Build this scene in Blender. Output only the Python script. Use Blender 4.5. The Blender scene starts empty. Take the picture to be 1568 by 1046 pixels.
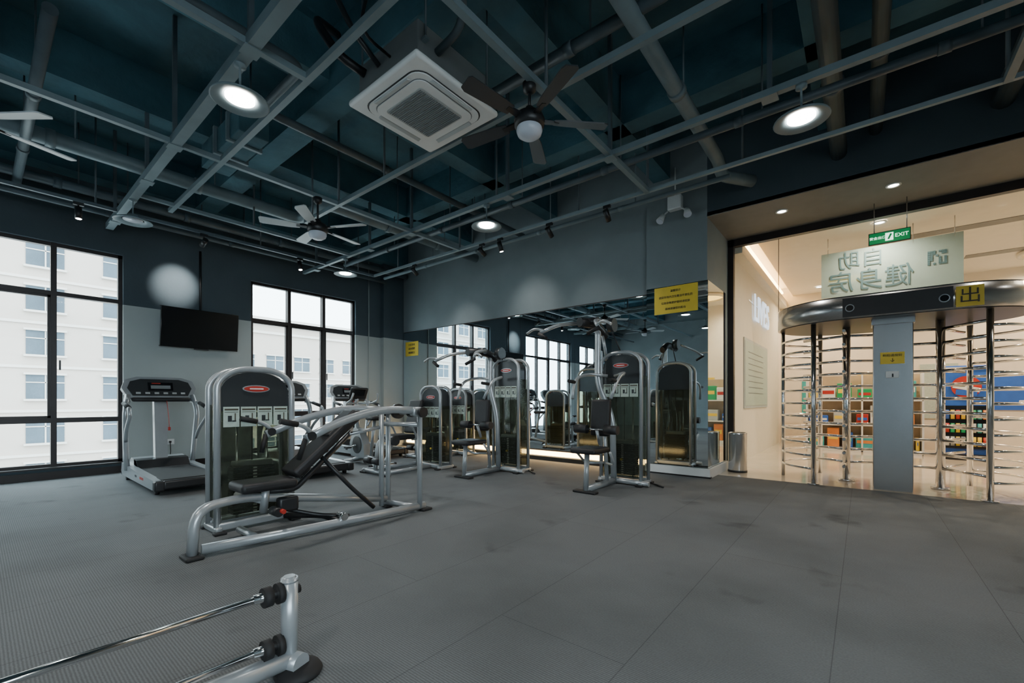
import bpy, bmesh, math, random
from mathutils import Vector, Matrix, Euler
random.seed(4)
S=bpy.context.scene
COL=S.collection
# ------------------------------------------------------------------ materials
def mat(name,col,rough=.5,metal=0.0,var=.08,scale=6,bump=0.0,bscale=60,emis=None,es=0,spec=.5):
    m=bpy.data.materials.new(name); m.use_nodes=True; nt=m.node_tree; N=nt.nodes; L=nt.links
    p=N['Principled BSDF']; p.inputs['Roughness'].default_value=rough; p.inputs['Metallic'].default_value=metal
    p.inputs['Specular IOR Level'].default_value=spec
    tc=N.new('ShaderNodeTexCoord'); no=N.new('ShaderNodeTexNoise'); no.inputs['Scale'].default_value=scale; no.inputs['Detail'].default_value=6
    L.new(tc.outputs['Object'],no.inputs['Vector'])
    cr=N.new('ShaderNodeValToRGB'); cr.color_ramp.elements[0].position=.3; cr.color_ramp.elements[1].position=.7
    cr.color_ramp.elements[0].color=[max(0,c*(1-var)) for c in col]+[1]; cr.color_ramp.elements[1].color=[min(1,c*(1+var)) for c in col]+[1]
    L.new(no.outputs['Fac'],cr.inputs['Fac']); L.new(cr.outputs['Color'],p.inputs['Base Color'])
    if bump:
        n2=N.new('ShaderNodeTexNoise'); n2.inputs['Scale'].default_value=bscale; n2.inputs['Detail'].default_value=8
        L.new(tc.outputs['Object'],n2.inputs['Vector']); b=N.new('ShaderNodeBump'); b.inputs['Strength'].default_value=bump; b.inputs['Distance'].default_value=.02
        L.new(n2.outputs['Fac'],b.inputs['Height']); L.new(b.outputs['Normal'],p.inputs['Normal'])
    if emis:
        p.inputs['Emission Color'].default_value=list(emis)+[1]; p.inputs['Emission Strength'].default_value=es
    return m
def seethrough(name,col,rough,tfac,tcol=(1,1,1)):
    m=mat(name,col,rough,0,.03); nt=m.node_tree; N=nt.nodes; L=nt.links
    t=N.new('ShaderNodeBsdfTransparent'); t.inputs[0].default_value=list(tcol)+[1]
    mx=N.new('ShaderNodeMixShader'); mx.inputs[0].default_value=tfac
    L.new(N['Principled BSDF'].outputs[0],mx.inputs[1]); L.new(t.outputs[0],mx.inputs[2]); L.new(mx.outputs[0],N['Material Output'].inputs['Surface'])
    return m
M={}
M['silver']=mat('silver_powdercoat',(.40,.43,.45),.30,.45,.05)
M['chrome']=mat('chrome_steel',(.80,.81,.82),.12,1,.01)
M['steel']=mat('brushed_stainless',(.62,.63,.64),.24,.95,.02,3)
M['black']=mat('black_plastic',(.013,.014,.016),.42,0,.15)
M['pad']=mat('black_upholstery',(.011,.011,.013),.5,0,.2,30,.15,300)
M['rubber']=mat('black_rubber',(.010,.010,.011),.7,0,.2)
M['dpanel']=mat('dark_grey_cover',(.024,.028,.031),.35,0,.1)
M['plate']=mat('weight_plate_black',(.02,.02,.022),.4,.3,.1)
M['red']=mat('red_plastic',(.42,.03,.02),.4,0,.08)
M['yellow']=mat('yellow_sign_vinyl',(.80,.57,.05),.5,0,.05)
M['card']=mat('placard_pale',(.42,.50,.44),.5,0,.08,30)
M['ink']=mat('printed_ink',(.06,.05,.03),.6,0,.1)
M['white']=mat('white_plastic',(.74,.76,.76),.4,0,.03)
M['offw']=mat('off_white_grille',(.44,.47,.47),.45,0,.05)
M['slat']=mat('grille_slat_grey',(.18,.20,.21),.5,0,.05)
M['grey']=mat('grey_tube_paint',(.145,.20,.225),.45,0,.12,4)
M['track']=mat('grey_rail_paint',(.21,.27,.295),.4,0,.08)
M['pipe']=mat('pipe_paint',(.07,.10,.118),.45,0,.2,3)
M['conc']=mat('painted_concrete_ceiling',(.046,.125,.160),.85,0,.40,1.3,.6,10)
M['wdark']=mat('slate_wall_paint',(.050,.074,.090),.8,0,.12,1.5,.1,30)
M['wlight']=mat('pale_wall_paint',(.37,.41,.405),.75,0,.04,1.5,.05,40)
M['wgrey']=mat('grey_wall_paint',(.20,.24,.256),.75,0,.12,1.2,.15,20)
M['frame']=mat('bronze_black_window_frame',(.028,.022,.022),.4,.3,.1)
M['cream']=mat('cream_lobby_wall',(.76,.69,.58),.7,0,.03)
M['soffit']=mat('soffit_taupe',(.20,.19,.175),.6,0,.05)
M['gold']=mat('cove_gold',(.8,.55,.2),.6,0,.04,emis=(1,.58,.13),es=3)
M['led']=mat('led_strip_warm',(.9,.7,.4),.5,0,.02,emis=(1,.62,.26),es=22)
M['lamp']=mat('lamp_disc_white',(.9,.9,.9),.5,0,.02,emis=(1,.95,.86),es=45)
M['lamp2']=mat('lamp_small_white',(.9,.9,.9),.5,0,.02,emis=(1,.95,.88),es=22)
M['dome']=mat('frosted_dome',(.58,.62,.70),.3,0,.03)
M['screen']=mat('black_screen_glass',(.007,.008,.010),.14,0,.05)
M['green']=mat('exit_green',(.01,.16,.05),.4,0,.05,emis=(.02,.7,.2),es=.2)
M['exitw']=mat('exit_white',(.8,.95,.85),.4,0,.02,emis=(.7,1,.8),es=2)
M['signtxt']=mat('sign_letters_bluegrey',(.07,.14,.17),.5,0,.05)
M['letters']=mat('lit_letters',(.5,.6,.8),.4,0,.02,emis=(.7,.82,1),es=1.6)
M['blue']=mat('cooler_blue',(.03,.12,.5),.35,0,.1)
M['teal']=mat('teal_panel',(.05,.36,.38),.4,0,.1)
M['orange']=mat('orange_panel',(.75,.25,.06),.4,0,.1)
M['wood']=mat('beige_laminate',(.50,.38,.25),.45,0,.1,4)
M['facade']=mat('facade_render',(.47,.405,.36),.8,0,.05,.3)
M['facade2']=mat('facade_trim',(.58,.54,.50),.8,0,.04,.3)
M['fglass']=mat('facade_window_glass',(.075,.10,.125),.5,0,.25,.4,spec=.2)
M['outg']=mat('outdoor_paving',(.40,.40,.39),.9,0,.1,.2)
M['fanl']=mat('light_fan_blade',(.50,.55,.57),.4,0,.04)
M['fand']=mat('dark_fan_blade',(.035,.04,.045),.4,0,.08)
M['smoke']=seethrough('smoked_shroud',(.045,.052,.044),.12,.66,(.84,.86,.78))
M['glass']=seethrough('clear_glass_sheet',(.5,.55,.55),.02,.94,(.97,.99,.98))
M['signglass']=seethrough('frosted_sign_glass',(.36,.47,.47),.25,.35,(.82,.92,.92))
M['mirror']=mat('mirror_silver',(.78,.87,.90),.008,1,.005)
def carpet():
    m=bpy.data.materials.new('ribbed_grey_carpet'); m.use_nodes=True; nt=m.node_tree; N=nt.nodes; L=nt.links; p=N['Principled BSDF']
    p.inputs['Roughness'].default_value=.9; p.inputs['Specular IOR Level'].default_value=.2
    tc=N.new('ShaderNodeTexCoord')
    w=N.new('ShaderNodeTexWave'); w.bands_direction='Y'; w.inputs['Scale'].default_value=27; w.inputs['Distortion'].default_value=1.2; w.inputs['Detail'].default_value=2; w.inputs['Detail Scale'].default_value=2
    L.new(tc.outputs['Object'],w.inputs['Vector'])
    mp=N.new('ShaderNodeMapping'); mp.inputs['Rotation'].default_value=(0,0,math.radians(90)); mp.inputs['Location'].default_value=(0.0,.1,0)
    L.new(tc.outputs['Object'],mp.inputs['Vector'])
    br=N.new('ShaderNodeTexBrick'); br.inputs['Scale'].default_value=1; br.inputs['Brick Width'].default_value=3.4; br.inputs['Row Height'].default_value=.67
    br.inputs['Mortar Size'].default_value=.0026; br.inputs['Mortar Smooth'].default_value=.4
    br.inputs['Color1'].default_value=(1,1,1,1); br.inputs['Color2'].default_value=(.94,.94,.94,1); br.inputs['Mortar'].default_value=(.62,.62,.62,1)
    L.new(mp.outputs[0],br.inputs['Vector'])
    n=N.new('ShaderNodeTexNoise'); n.inputs['Scale'].default_value=.8; n.inputs['Detail'].default_value=6; L.new(tc.outputs['Object'],n.inputs['Vector'])
    cr=N.new('ShaderNodeValToRGB'); cr.color_ramp.elements[0].position=.30; cr.color_ramp.elements[0].color=(.150,.161,.166,1); cr.color_ramp.elements[1].position=.55; cr.color_ramp.elements[1].color=(.212,.228,.235,1)
    L.new(n.outputs['Fac'],cr.inputs['Fac'])
    n4=N.new('ShaderNodeTexNoise'); n4.inputs['Scale'].default_value=1.7; n4.inputs['Detail'].default_value=3; L.new(tc.outputs['Object'],n4.inputs['Vector'])
    c4=N.new('ShaderNodeValToRGB'); c4.color_ramp.elements[0].position=.27; c4.color_ramp.elements[0].color=(.5,.5,.5,1); c4.color_ramp.elements[1].position=.37; c4.color_ramp.elements[1].color=(1,1,1,1)
    L.new(n4.outputs['Fac'],c4.inputs['Fac'])
    n3=N.new('ShaderNodeTexNoise'); n3.inputs['Scale'].default_value=110; n3.inputs['Detail'].default_value=3; L.new(tc.outputs['Object'],n3.inputs['Vector'])
    def mul(a,b,f):
        x=N.new('ShaderNodeMix'); x.data_type='RGBA'; x.blend_type='MULTIPLY'; x.inputs[0].default_value=f
        L.new(a,x.inputs[6]); L.new(b,x.inputs[7]); return x.outputs[2]
    c=mul(cr.outputs[0],br.outputs['Color'],1); c=mul(c,w.outputs['Color'],.34); c=mul(c,n3.outputs['Fac'],.4); c=mul(c,c4.outputs[0],.8)
    L.new(c,p.inputs['Base Color'])
    b=N.new('ShaderNodeBump'); b.inputs['Strength'].default_value=.15; b.inputs['Distance'].default_value=.003
    L.new(w.outputs['Fac'],b.inputs['Height']); L.new(b.outputs[0],p.inputs['Normal'])
    return m
M['carpet']=carpet()
M['tile']=mat('polished_cream_tile',(.60,.53,.43),.10,0,.08,2)

# ------------------------------------------------------------------ builder
def fil(pts,rad,n=5):
    pts=[Vector(p) for p in pts]
    if rad<=0 or len(pts)<3: return pts
    out=[pts[0]]
    for i in range(1,len(pts)-1):
        p=pts[i]; a=pts[i-1]-p; b=pts[i+1]-p
        r=min(rad,a.length*.48,b.length*.48); A=p+a.normalized()*r; Bp=p+b.normalized()*r
        for k in range(n+1):
            t=k/n; out.append(A*(1-t)**2+p*2*t*(1-t)+Bp*t*t)
    out.append(pts[-1]); return out
class B:
    def __init__(s,name): s.bm=bmesh.new(); s.m=[]; s.name=name
    def mi(s,k):
        if k not in s.m: s.m.append(k)
        return s.m.index(k)
    def box(s,c,d,k,rot=(0,0,0),bev=0,seg=2):
        r=bmesh.ops.create_cube(s.bm,size=1); vs=r['verts']
        e=rot if isinstance(rot,Euler) else Euler(rot)
        T=Matrix.Translation(Vector(c))@e.to_matrix().to_4x4()@Matrix.Diagonal((d[0],d[1],d[2],1))
        bmesh.ops.transform(s.bm,matrix=T,verts=vs)
        i=s.mi(k); fs={f for v in vs for f in v.link_faces}
        for f in fs: f.material_index=i
        if bev:
            es=list({e for v in vs for e in v.link_edges})
            r=bmesh.ops.bevel(s.bm,geom=es,offset=min(bev,min(d)*.49),segments=seg,affect='EDGES',profile=.5,material=-1)
            for f in r['faces']: f.smooth=True
        return s
    def bx(s,a,b,k,bev=0):
        c=[(a[i]+b[i])/2 for i in range(3)]; d=[abs(b[i]-a[i]) for i in range(3)]
        return s.box(c,d,k,bev=bev)
    def cyl(s,a,b,r,k,r2=None,seg=16):
        a=Vector(a); b=Vector(b); d=b-a
        T=Matrix.Translation((a+b)/2)@d.to_track_quat('Z','Y').to_matrix().to_4x4()
        rr=bmesh.ops.create_cone(s.bm,cap_ends=True,segments=seg,radius1=r,radius2=(r if r2 is None else r2),depth=d.length,matrix=T)
        i=s.mi(k)
        for f in {f for v in rr['verts'] for f in v.link_faces}:
            f.material_index=i; f.smooth=len(f.verts)==4
        return s
    def sweep(s,pts,r,k,rad=.08,seg=10,fx=1,fy=1,closed=False,up=None):
        P=fil(pts,rad) if not closed else [Vector(p) for p in pts]; n=len(P)
        T=[]
        for i in range(n):
            if closed: t=P[(i+1)%n]-P[i-1]
            else: t=P[min(i+1,n-1)]-P[max(i-1,0)]
            T.append(t.normalized())
        u=Vector(up) if up else (Vector((0,0,1)) if abs(T[0].z)<.9 else Vector((1,0,0)))
        rings=[]; i0=s.mi(k)
        for i in range(n):
            u=(u-T[i]*u.dot(T[i])).normalized(); v=T[i].cross(u)
            rings.append([s.bm.verts.new(P[i]+u*math.cos(2*math.pi*j/seg)*r*fx+v*math.sin(2*math.pi*j/seg)*r*fy) for j in range(seg)])
        for i in range(n if closed else n-1):
            a=rings[i]; b=rings[(i+1)%n]
            for j in range(seg):
                f=s.bm.faces.new((a[j],a[(j+1)%seg],b[(j+1)%seg],b[j])); f.smooth=True; f.material_index=i0
        if not closed:
            for rg in (rings[0],rings[-1]):
                f=s.bm.faces.new(rg); f.material_index=i0
        return s
    def sq(s,a,b,w,k,h=None):
        a=Vector(a); b=Vector(b); d=b-a; h=h or w
        q=d.to_track_quat('Y','Z').to_matrix().to_4x4()
        r=bmesh.ops.create_cube(s.bm,size=1)
        T=Matrix.Translation((a+b)/2)@q@Matrix.Diagonal((w,d.length,h,1)); bmesh.ops.transform(s.bm,matrix=T,verts=r['verts'])
        i=s.mi(k)
        for f in {f for v in r['verts'] for f in v.link_faces}: f.material_index=i
        return s
    def prism(s,out,vec,k,smooth=False):
        vec=Vector(vec); a=[s.bm.verts.new(Vector(p)) for p in out]; b=[s.bm.verts.new(Vector(p)+vec) for p in out]; i=s.mi(k); n=len(a)
        fs=[s.bm.faces.new(a),s.bm.faces.new(b[::-1])]
        for j in range(n):
            f=s.bm.faces.new((a[j],b[j],b[(j+1)%n],a[(j+1)%n])); f.smooth=smooth; fs.append(f)
        for f in fs: f.material_index=i
        return s
    def lathe(s,prof,c,k,seg=28):
        c=Vector(c); i0=s.mi(k); rings=[]
        for r,z in prof: rings.append([s.bm.verts.new(c+Vector((max(r,.0005)*math.cos(2*math.pi*j/seg),max(r,.0005)*math.sin(2*math.pi*j/seg),z))) for j in range(seg)])
        for a,b in zip(rings,rings[1:]):
            for j in range(seg):
                f=s.bm.faces.new((a[j],a[(j+1)%seg],b[(j+1)%seg],b[j])); f.smooth=True; f.material_index=i0
        return s
    def done(s,loc=(0,0,0),rz=0):
        bmesh.ops.recalc_face_normals(s.bm,faces=s.bm.faces[:])
        me=bpy.data.meshes.new(s.name); s.bm.to_mesh(me); s.bm.free()
        for k in s.m: me.materials.append(M[k])
        o=bpy.data.objects.new(s.name,me); o.location=loc; o.rotation_euler=(0,0,rz); COL.objects.link(o); return o
def inst(o,name,loc,rz=0):
    n=bpy.data.objects.new(name,o.data); n.location=loc; n.rotation_euler=(0,0,rz); COL.objects.link(n)
    return n
def text(body,loc,rot,size,k,parent=None,name='lettering',ext=.002,flip=False):
    c=bpy.data.curves.new(name,'FONT'); c.body=body; c.size=size; c.extrude=ext; c.align_x='CENTER'; c.align_y='CENTER'
    o=bpy.data.objects.new(name,c); c.materials.append(M[k]); o.location=loc; o.rotation_euler=rot
    if flip: o.scale=(-1,1,1)
    COL.objects.link(o)
    if parent: o.parent=parent
    return o
def light(kind,name,loc,e,col,target=None,size=.05,spot=100,blend=.6,parent=None):
    l=bpy.data.lights.new(name,kind); l.energy=e; l.color=col
    if kind in('SPOT','POINT'): l.shadow_soft_size=size
    if kind=='SPOT': l.spot_size=math.radians(spot); l.spot_blend=blend
    o=bpy.data.objects.new(name,l); COL.objects.link(o); o.location=loc
    if target is not None: o.rotation_euler=(Vector(target)-Vector(loc)).to_track_quat('-Z','Y').to_euler()
    if parent:
        o.parent=parent; o.matrix_parent_inverse=Matrix.LocRotScale(parent.location,parent.rotation_euler,None).inverted()
    return o

# ------------------------------------------------------------------ room shell
XW=-8.85; YM=6.6; XE=3.4; YS=-5.0; ZC=4.9
b=B('floor'); b.bx((XW-.2,YS-.2,-.15),(XE+.2,6.9,0),'carpet'); b.done()
b=B('floor_lobby'); b.bx((-1.9,6.9,-.15),(6.2,14.0,0.0),'tile'); b.done()
b=B('ceiling'); b.bx((XW-.2,YS-.2,ZC),(XE+.2,YM+.2,ZC+.2),'conc'); b.done()
ops=[(-4.3,-2.15),(-1.49,1.444),(3.24,5.386)]; zb,zt,zs=.14,3.33,2.57
b=B('wall_west'); y=YS-.2
for o in ops+[(YM+.2,None)]:
    b.bx((XW-.22,y,0),(XW,o[0],zs),'wlight'); b.bx((XW-.22,y,zs),(XW,o[0],zt),'wdark')
    y=o[1]
b.bx((XW-.22,YS-.2,zt),(XW,YM+.2,ZC),'wdark')
for o in ops: b.bx((XW-.22,o[0],0),(XW,o[1],zb),'wdark')
b.done()
b=B('baseboard_west')
for a,c in ((YS,ops[0][0]),(ops[0][1],ops[1][0]),(ops[1][1],ops[2][0]),(ops[2][1],6.03)): b.bx((XW,a,0),(XW+.015,c,.1),'frame')
for o in ops: b.bx((XW,o[0],0),(XW+.015,o[1],.1),'frame')
b.done()
for wi,o in enumerate(ops):
    b=B('window_%d'%(wi+1)); a,c=o; n=4 if c-a>2.5 else 3
    fx0,fx1=XW-.14,XW-.06
    def fr(y0,y1,z0,z1,e=0): b.bx((fx0-e,y0,z0),(fx1+e,y1,z1),'frame')
    fr(a,a+.05,zb,zt); fr(c-.05,c,zb,zt); fr(a,c,zb,zb+.06); fr(a,c,zt-.05,zt)
    fr(a,c,2.585,2.645,.01); fr(a,c,.78,.85,.01)
    for i in range(1,n):
        yy=a+(c-a)*i/n; fr(yy-.03,yy+.03,zb,zt,.015)
    for i in range(n):
        y0=a+(c-a)*i/n+.03; y1=a+(c-a)*(i+1)/n-.03
        if i%2==0 or n==3:
            for q in ((y0,y0+.03,.85,2.585),(y1-.03,y1,.85,2.585),(y0,y1,.85,.88),(y0,y1,2.555,2.585)): fr(*q,e=-.01)
        b.box((XW-.04,y0+.03,1.6),(.02,.02,.14),'black',bev=.004)
    b.bx((XW-.102,a,zb),(XW-.098,c,zt),'glass')
    b.bx((XW-.2,a-.0,zb-.0),(XW+.05,c,zb+.02),'frame')
    b.done()
b=B('column_northwest'); b.bx((XW,6.03,0),(XW+.12,YM,zs),'wlight'); b.bx((XW,6.03,zs),(XW+.12,YM,ZC),'wdark'); b.done()
b=B('wall_north'); b.bx((XW-.2,YM,0),(-1.705,YM+.2,ZC),'wgrey'); b.bx((-2.585,6.5,2.8),(-1.705,YM,ZC),'wgrey'); b.bx((-2.585,6.52,0),(-1.705,YM,2.8),'wgrey')
b.bx((-1.905,YM,0),(-1.705,7.75,ZC),'wgrey')
b.bx((-1.705,6.5,3.7),(XE,6.7,ZC),'wdark'); b.done()
b=B('ceiling_soffit'); b.bx((-1.705,6.5,3.69),(XE,7.9,3.75),'soffit'); b.done()
b=B('wall_south'); b.bx((XW-.2,YS-.2,0),(XE+.2,YS,ZC),'wgrey'); b.done()
eo=(-4.4,1.0); ez=(.9,3.2)  # out-of-view opening added in the east wall for extra daylight
b=B('wall_east'); b.bx((XE,YS-.2,0),(XE+.2,eo[0],ZC),'wgrey'); b.bx((XE,eo[1],0),(XE+.2,7.7,ZC),'wgrey'); b.bx((XE,eo[0],0),(XE+.2,eo[1],ez[0]),'wgrey'); b.bx((XE,eo[0],ez[1]),(XE+.2,eo[1],ZC),'wgrey'); b.done()
b=B('window_4')  # frame of the added opening, there to brighten the room
for i in range(9):
    yy=eo[0]+(eo[1]-eo[0])*i/8; b.bx((XE+.06,yy-.03,ez[0]),(XE+.14,yy+.03,ez[1]),'frame')
for z in(ez[0]+.03,2.6,ez[1]-.03): b.bx((XE+.06,eo[0],z-.03),(XE+.14,eo[1],z+.03),'frame')
b.done()
b=B('wall_mirror')
xs=[-8.70,-7.5,-6.3,-5.1,-3.9,-2.59]
for i in range(5): b.bx((xs[i]+.002,YM-.02,.2),(xs[i+1]-.002,YM-.008,2.73),'mirror')
b.bx((-8.72,YM-.007,.18),(-2.59,YM,2.75),'frame')
b.bx((-2.583,6.5,.14),(-1.695,6.512,2.8),'mirror'); b.bx((-1.707,6.505,.14),(-1.695,7.5,2.8),'mirror')
b.done()
b=B('baseboard_north'); b.bx((-8.7,YM-.03,.0),(-2.6,YM,.07),'dpanel'); b.bx((-2.6,6.47,0),(-1.66,6.52,.13),'white'); b.bx((-1.70,6.5,0),(-1.66,7.6,.13),'white')
b.bx((-2.61,6.46,0),(-1.65,6.53,.02),'black'); b.done()
b=B('led_strip'); b.bx((-8.6,YM-.015,.09),(-2.62,YM-.003,.17),'led'); b.done()
b=B('ceiling_beam')
for x,w,d in ((-6.5,.25,.5),(-4.4,.25,.5),(-2.35,.25,.5),(-.3,.25,.5),(1.7,.25,.5)): b.bx((x-w/2,YS,ZC-d),(x+w/2,YM,ZC),'conc')
for y,w,d in ((-3,.3,.62),(-.2,.3,.62),(2.45,.3,.62),(5.0,.25,.5)): b.bx((XW,y-w/2,ZC-d),(XE,y+w/2,ZC),'conc')
b.bx((XW,YS,ZC-.6),(XW+.3,YM,ZC),'conc')
b.done()
ZG=3.65
b=B('ceiling_support_grid')
def gx(y,x0,x1,w): b.bx((x0,y-w/2,ZG-w/2),(x1,y+w/2,ZG+w/2),'grey')
def gy(x,y0,y1,w): b.bx((x-w/2,y0,ZG-w/2+.001),(x+w/2,y1,ZG+w/2-.001),'grey')
gx(1.25,-8.6,XE,.085); gx(1.66,-7.25,XE,.05); gx(2.98,-6.2,XE,.05); gx(4.15,-8.7,XE,.055); gx(-1.3,-8.6,XE,.07)
gy(-5.3,YS,5.16,.05); gy(-2.04,YS,5.16,.055); gy(-3.42,YS,1.66,.05); gy(.9,YS,5.16,.055); gy(-7.0,1.25,4.15,.045)
for x in (-8.2,-6.4,-5.3,-3.42,-2.04,-.6,.9,2.4):
    for y in (1.25,4.15,-1.3): b.sq((x,y,ZG),(x,y,ZC),.035,'pipe'); b.bx((x-.06,y-.06,ZG-.05),(x+.06,y+.06,ZG-.04),'grey')
for x in (-5.3,-2.04,.9):
    for y in (2.98,5.16): b.cyl((x,y,ZG),(x,y,ZC),.015,'pipe')
for x,y in ((-5.3,.1),(-4.3,2.98),(-6.0,2.98),(-7.0,2.6),(-3.6,4.15)): b.cyl((x,y,ZG),(x,y,ZC),.012,'pipe')
b.done()
b=B('track_light_rail'); b.bx((-7.8,5.14,3.63),(XE,5.18,3.67),'track'); b.bx((-7.82,YS,3.63),(-7.78,5.18,3.67),'pipe')
for x in (-7,-5,-3,-1,1): b.cyl((x,5.16,3.66),(x,5.16,ZC),.01,'pipe')
for y in (-3,-1,1,3,4.8): b.cyl((-7.8,y,3.66),(-7.8,y,ZC),.01,'pipe')
b.done()
def pipe(pts,r,rad=.15,k='pipe',coll=True):
    b=B('ceiling_pipe'); b.sweep(pts,r,k,rad=rad,seg=16)
    if coll:
        for p,q in zip(pts,pts[1:]):
            p=Vector(p); q=Vector(q); L=(q-p).length; d=(q-p).normalized(); n=int(L/1.6)
            for i in range(1,n+1):
                c=p+d*(L*i/(n+1)); b.cyl(c-d*.04,c+d*.04,r*1.18,k)
                if abs(d.z)<.5: b.cyl(c+d*.2,(c+d*.2).xy.to_3d()+Vector((0,0,ZC)),.008,k,seg=6)
    return b.done()
pipe([(-1.38,YS,4.05),(-1.38,5.75,4.05),(-1.38,5.9,3.92),(-1.1,6.3,3.92)],.07,k='grey')
pipe([(-.22,YS,4.05),(-.22,6.5,4.05)],.08,k='pipe')
pipe([(.12,YS,4.2),(.12,6.5,4.2)],.06)
pipe([(1.1,YS,4.12),(1.1,6.5,4.12)],.09)
pipe([(-7.05,YS,4.02),(-7.05,3.3,4.02),(-6.2,3.3,4.02),(-6.2,6.5,4.02)],.085,k='grey')
pipe([(-8.35,YS,4.0),(-8.35,6.4,4.0)],.06)
pipe([(-8.45,YS,3.78),(-8.45,5.9,3.78)],.035)
pipe([(-8.2,4.75,3.85),(XE,4.75,3.85)],.04)
pipe([(-4.0,YS,4.15),(-4.0,1.9,4.15),(-4.9,1.9,4.15),(-4.9,6.4,4.15)],.045)
pipe([(-8.0,5.55,3.72),(-1.2,5.55,3.72)],.03,k='grey')
pipe([(-2.9,3.2,4.1),(-1.0,3.2,4.1),(-1.0,2.2,4.1),(XE,2.2,4.1)],.05)
pipe([(-8.8,.35,3.95),(-4.6,.35,3.95)],.045)
b=B('duct_box'); b.bx((-6.3,1.75,3.95),(-5.1,2.05,4.22),'conc',bev=.01); b.bx((-5.8,1.72,3.93),(-5.76,2.08,4.24),'grey'); b.bx((-5.4,1.72,3.93),(-5.36,2.08,4.24),'grey')
for x in(-6.1,-5.2): b.cyl((x,1.9,4.2),(x,1.9,ZC),.01,'pipe')
b.done()
# ------------------------------------------------------------------ AC cassette
b=B('ceiling_air_conditioner'); cx,cy,z=-2.96,2.46,3.60; h=.455
b.box((cx,cy,z+.03),(2*h,2*h,.05),'white',bev=.02)
def rsq(w,r,zz,n=6):
    o=[]
    for sx,sy,a0 in((1,1,0),(-1,1,90),(-1,-1,180),(1,-1,270)):
        for i in range(n+1):
            a=math.radians(a0+90*i/n); o.append((cx+sx*(w-r)+r*math.cos(a),cy+sy*(w-r)+r*math.sin(a),zz))
    return o
b.prism(rsq(.375,.12,z+.004),(0,0,.01),'dpanel'); b.prism(rsq(.362,.11,z-.006),(0,0,.02),'white'); b.prism(rsq(.315,.09,z-.008),(0,0,.01),'slat'); b.prism(rsq(.308,.085,z-.016),(0,0,.02),'white')
for i in range(4):
    a=i*math.pi/2; c=Vector((cx,cy,0))+Vector((math.cos(a),math.sin(a),0))*.338
    b.box((c.x,c.y,z-.009),(.04,.44,.012) ,'offw',rot=(0,.3,a),bev=.004)
b.prism(rsq(.235,.03,z-.020),(0,0,.01),'offw')
for i in range(25): b.box((cx,cy-.216+i*.018,z-.023),(.43,.007,.008),'slat')
b.box((cx,cy,z+.20),(.78,.78,.29),'slat',bev=.01)
for sx in(-1,1):
    for sy in(-1,1):
        b.cyl((cx+sx*.42,cy+sy*.34,z+.2),(cx+sx*.42,cy+sy*.34,ZC),.008,'pipe',seg=8); b.box((cx+sx*.41,cy+sy*.34,z+.2),(.06,.04,.02),'grey')
b.sweep([(cx-.3,cy-.39,z+.25),(cx-.35,cy-.6,z+.3),(cx-.6,cy-.7,z+.7),(cx-.9,cy-.3,z+.95)],.035,'black',rad=.25)
b.sweep([(cx-.1,cy-.39,z+.22),(cx-.1,cy-.62,z+.35),(cx-.25,cy-.75,z+.75),(cx-.2,cy-.9,z+1.2)],.022,'dpanel',rad=.25)
b.sweep([(cx+.05,cy-.39,z+.22),(cx+.1,cy-.7,z+.2),(cx+.15,cy-.6,z+.7),(cx+.2,cy-.4,z+1.2)],.012,'black',rad=.3)
b.sweep([(cx+.39,cy-.2,z+.2),(cx+.7,cy-.2,z+.25),(cx+.9,cy-.5,z+.5)],.03,'pipe',rad=.15)
b.done()
def fan(loc,blade,ang,drop=.32):
    b=B('ceiling_fan'); b.lathe([(.0,0),(.055,0),(.05,-.06),(.02,-.08),(.0,-.08)],(0,0,0),'black'); b.cyl((0,0,-.05),(0,0,-drop+.1),.013,'black')
    b.lathe([(.0,-drop+.14),(.03,-drop+.13),(.05,-drop+.09),(.11,-drop+.06),(.125,-drop+.02),(.12,-drop-.02),(.10,-drop-.04),(0,-drop-.04)],(0,0,0),'black')
    b.lathe([(.10,-drop-.035),(.105,-drop-.06),(.095,-drop-.09),(.06,-drop-.115),(0,-drop-.122)],(0,0,0),'dome')
    for i in range(5):
        a=ang+i*2*math.pi/5; R=Matrix.Rotation(a,4,'Z')@Matrix.Translation((0,0,-drop+.02))@Matrix.Rotation(.22,4,'X')
        out=[(.2,-.045),(.3,-.06),(.60,-.07),(.635,-.055),(.64,.04),(.62,.06),(.3,.05),(.2,.04)]
        P=[R@Vector((x,y,-.004)) for x,y in out]; b.prism(P,(R.to_3x3()@Vector((0,0,.01))),blade)
        b.prism([R@Vector((x,y,-.008)) for x,y in ((.09,-.03),(.24,-.018),(.24,.018),(.09,.03))],R.to_3x3()@Vector((0,0,.016)),'black')
    return b.done(loc)
fan((-2.08,2.80,3.64),'fand',.80); fan((-5.3,2.70,3.63),'fanl',.5,.40); fan((-5.3,-.04,3.63),'fanl',.65,.40)
def dish(x,y,on=True):
    b=B('pendant_dish_lamp'); 
    b.lathe([(0,0),(.04,0),(.04,-.03),(.008,-.035),(.008,-.19),(.05,-.20),(.06,-.23),(.10,-.235),(.19,-.275),(.195,-.285),(.185,-.29),(.11,-.262)],(0,0,0),'grey')
    b.lathe([(.098,-.258),(.098,-.271),(0,-.272)],(0,0,0),'lamp' if on else 'dome')
    o=b.done((x,y,ZG-.03))
    if on: light('SPOT','lamp_beam',(x,y,ZG-.33),110,(1,.96,.90),(x,y,0),.09,145,.8,o)
dish(-3.62,1.25); dish(-.38,4.15); dish(-3.77,4.15); dish(-7.15,4.15); dish(-7.1,1.25,False); dish(2.6,1.25); dish(-.4,-1.3); dish(-3.8,-1.3)
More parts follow.
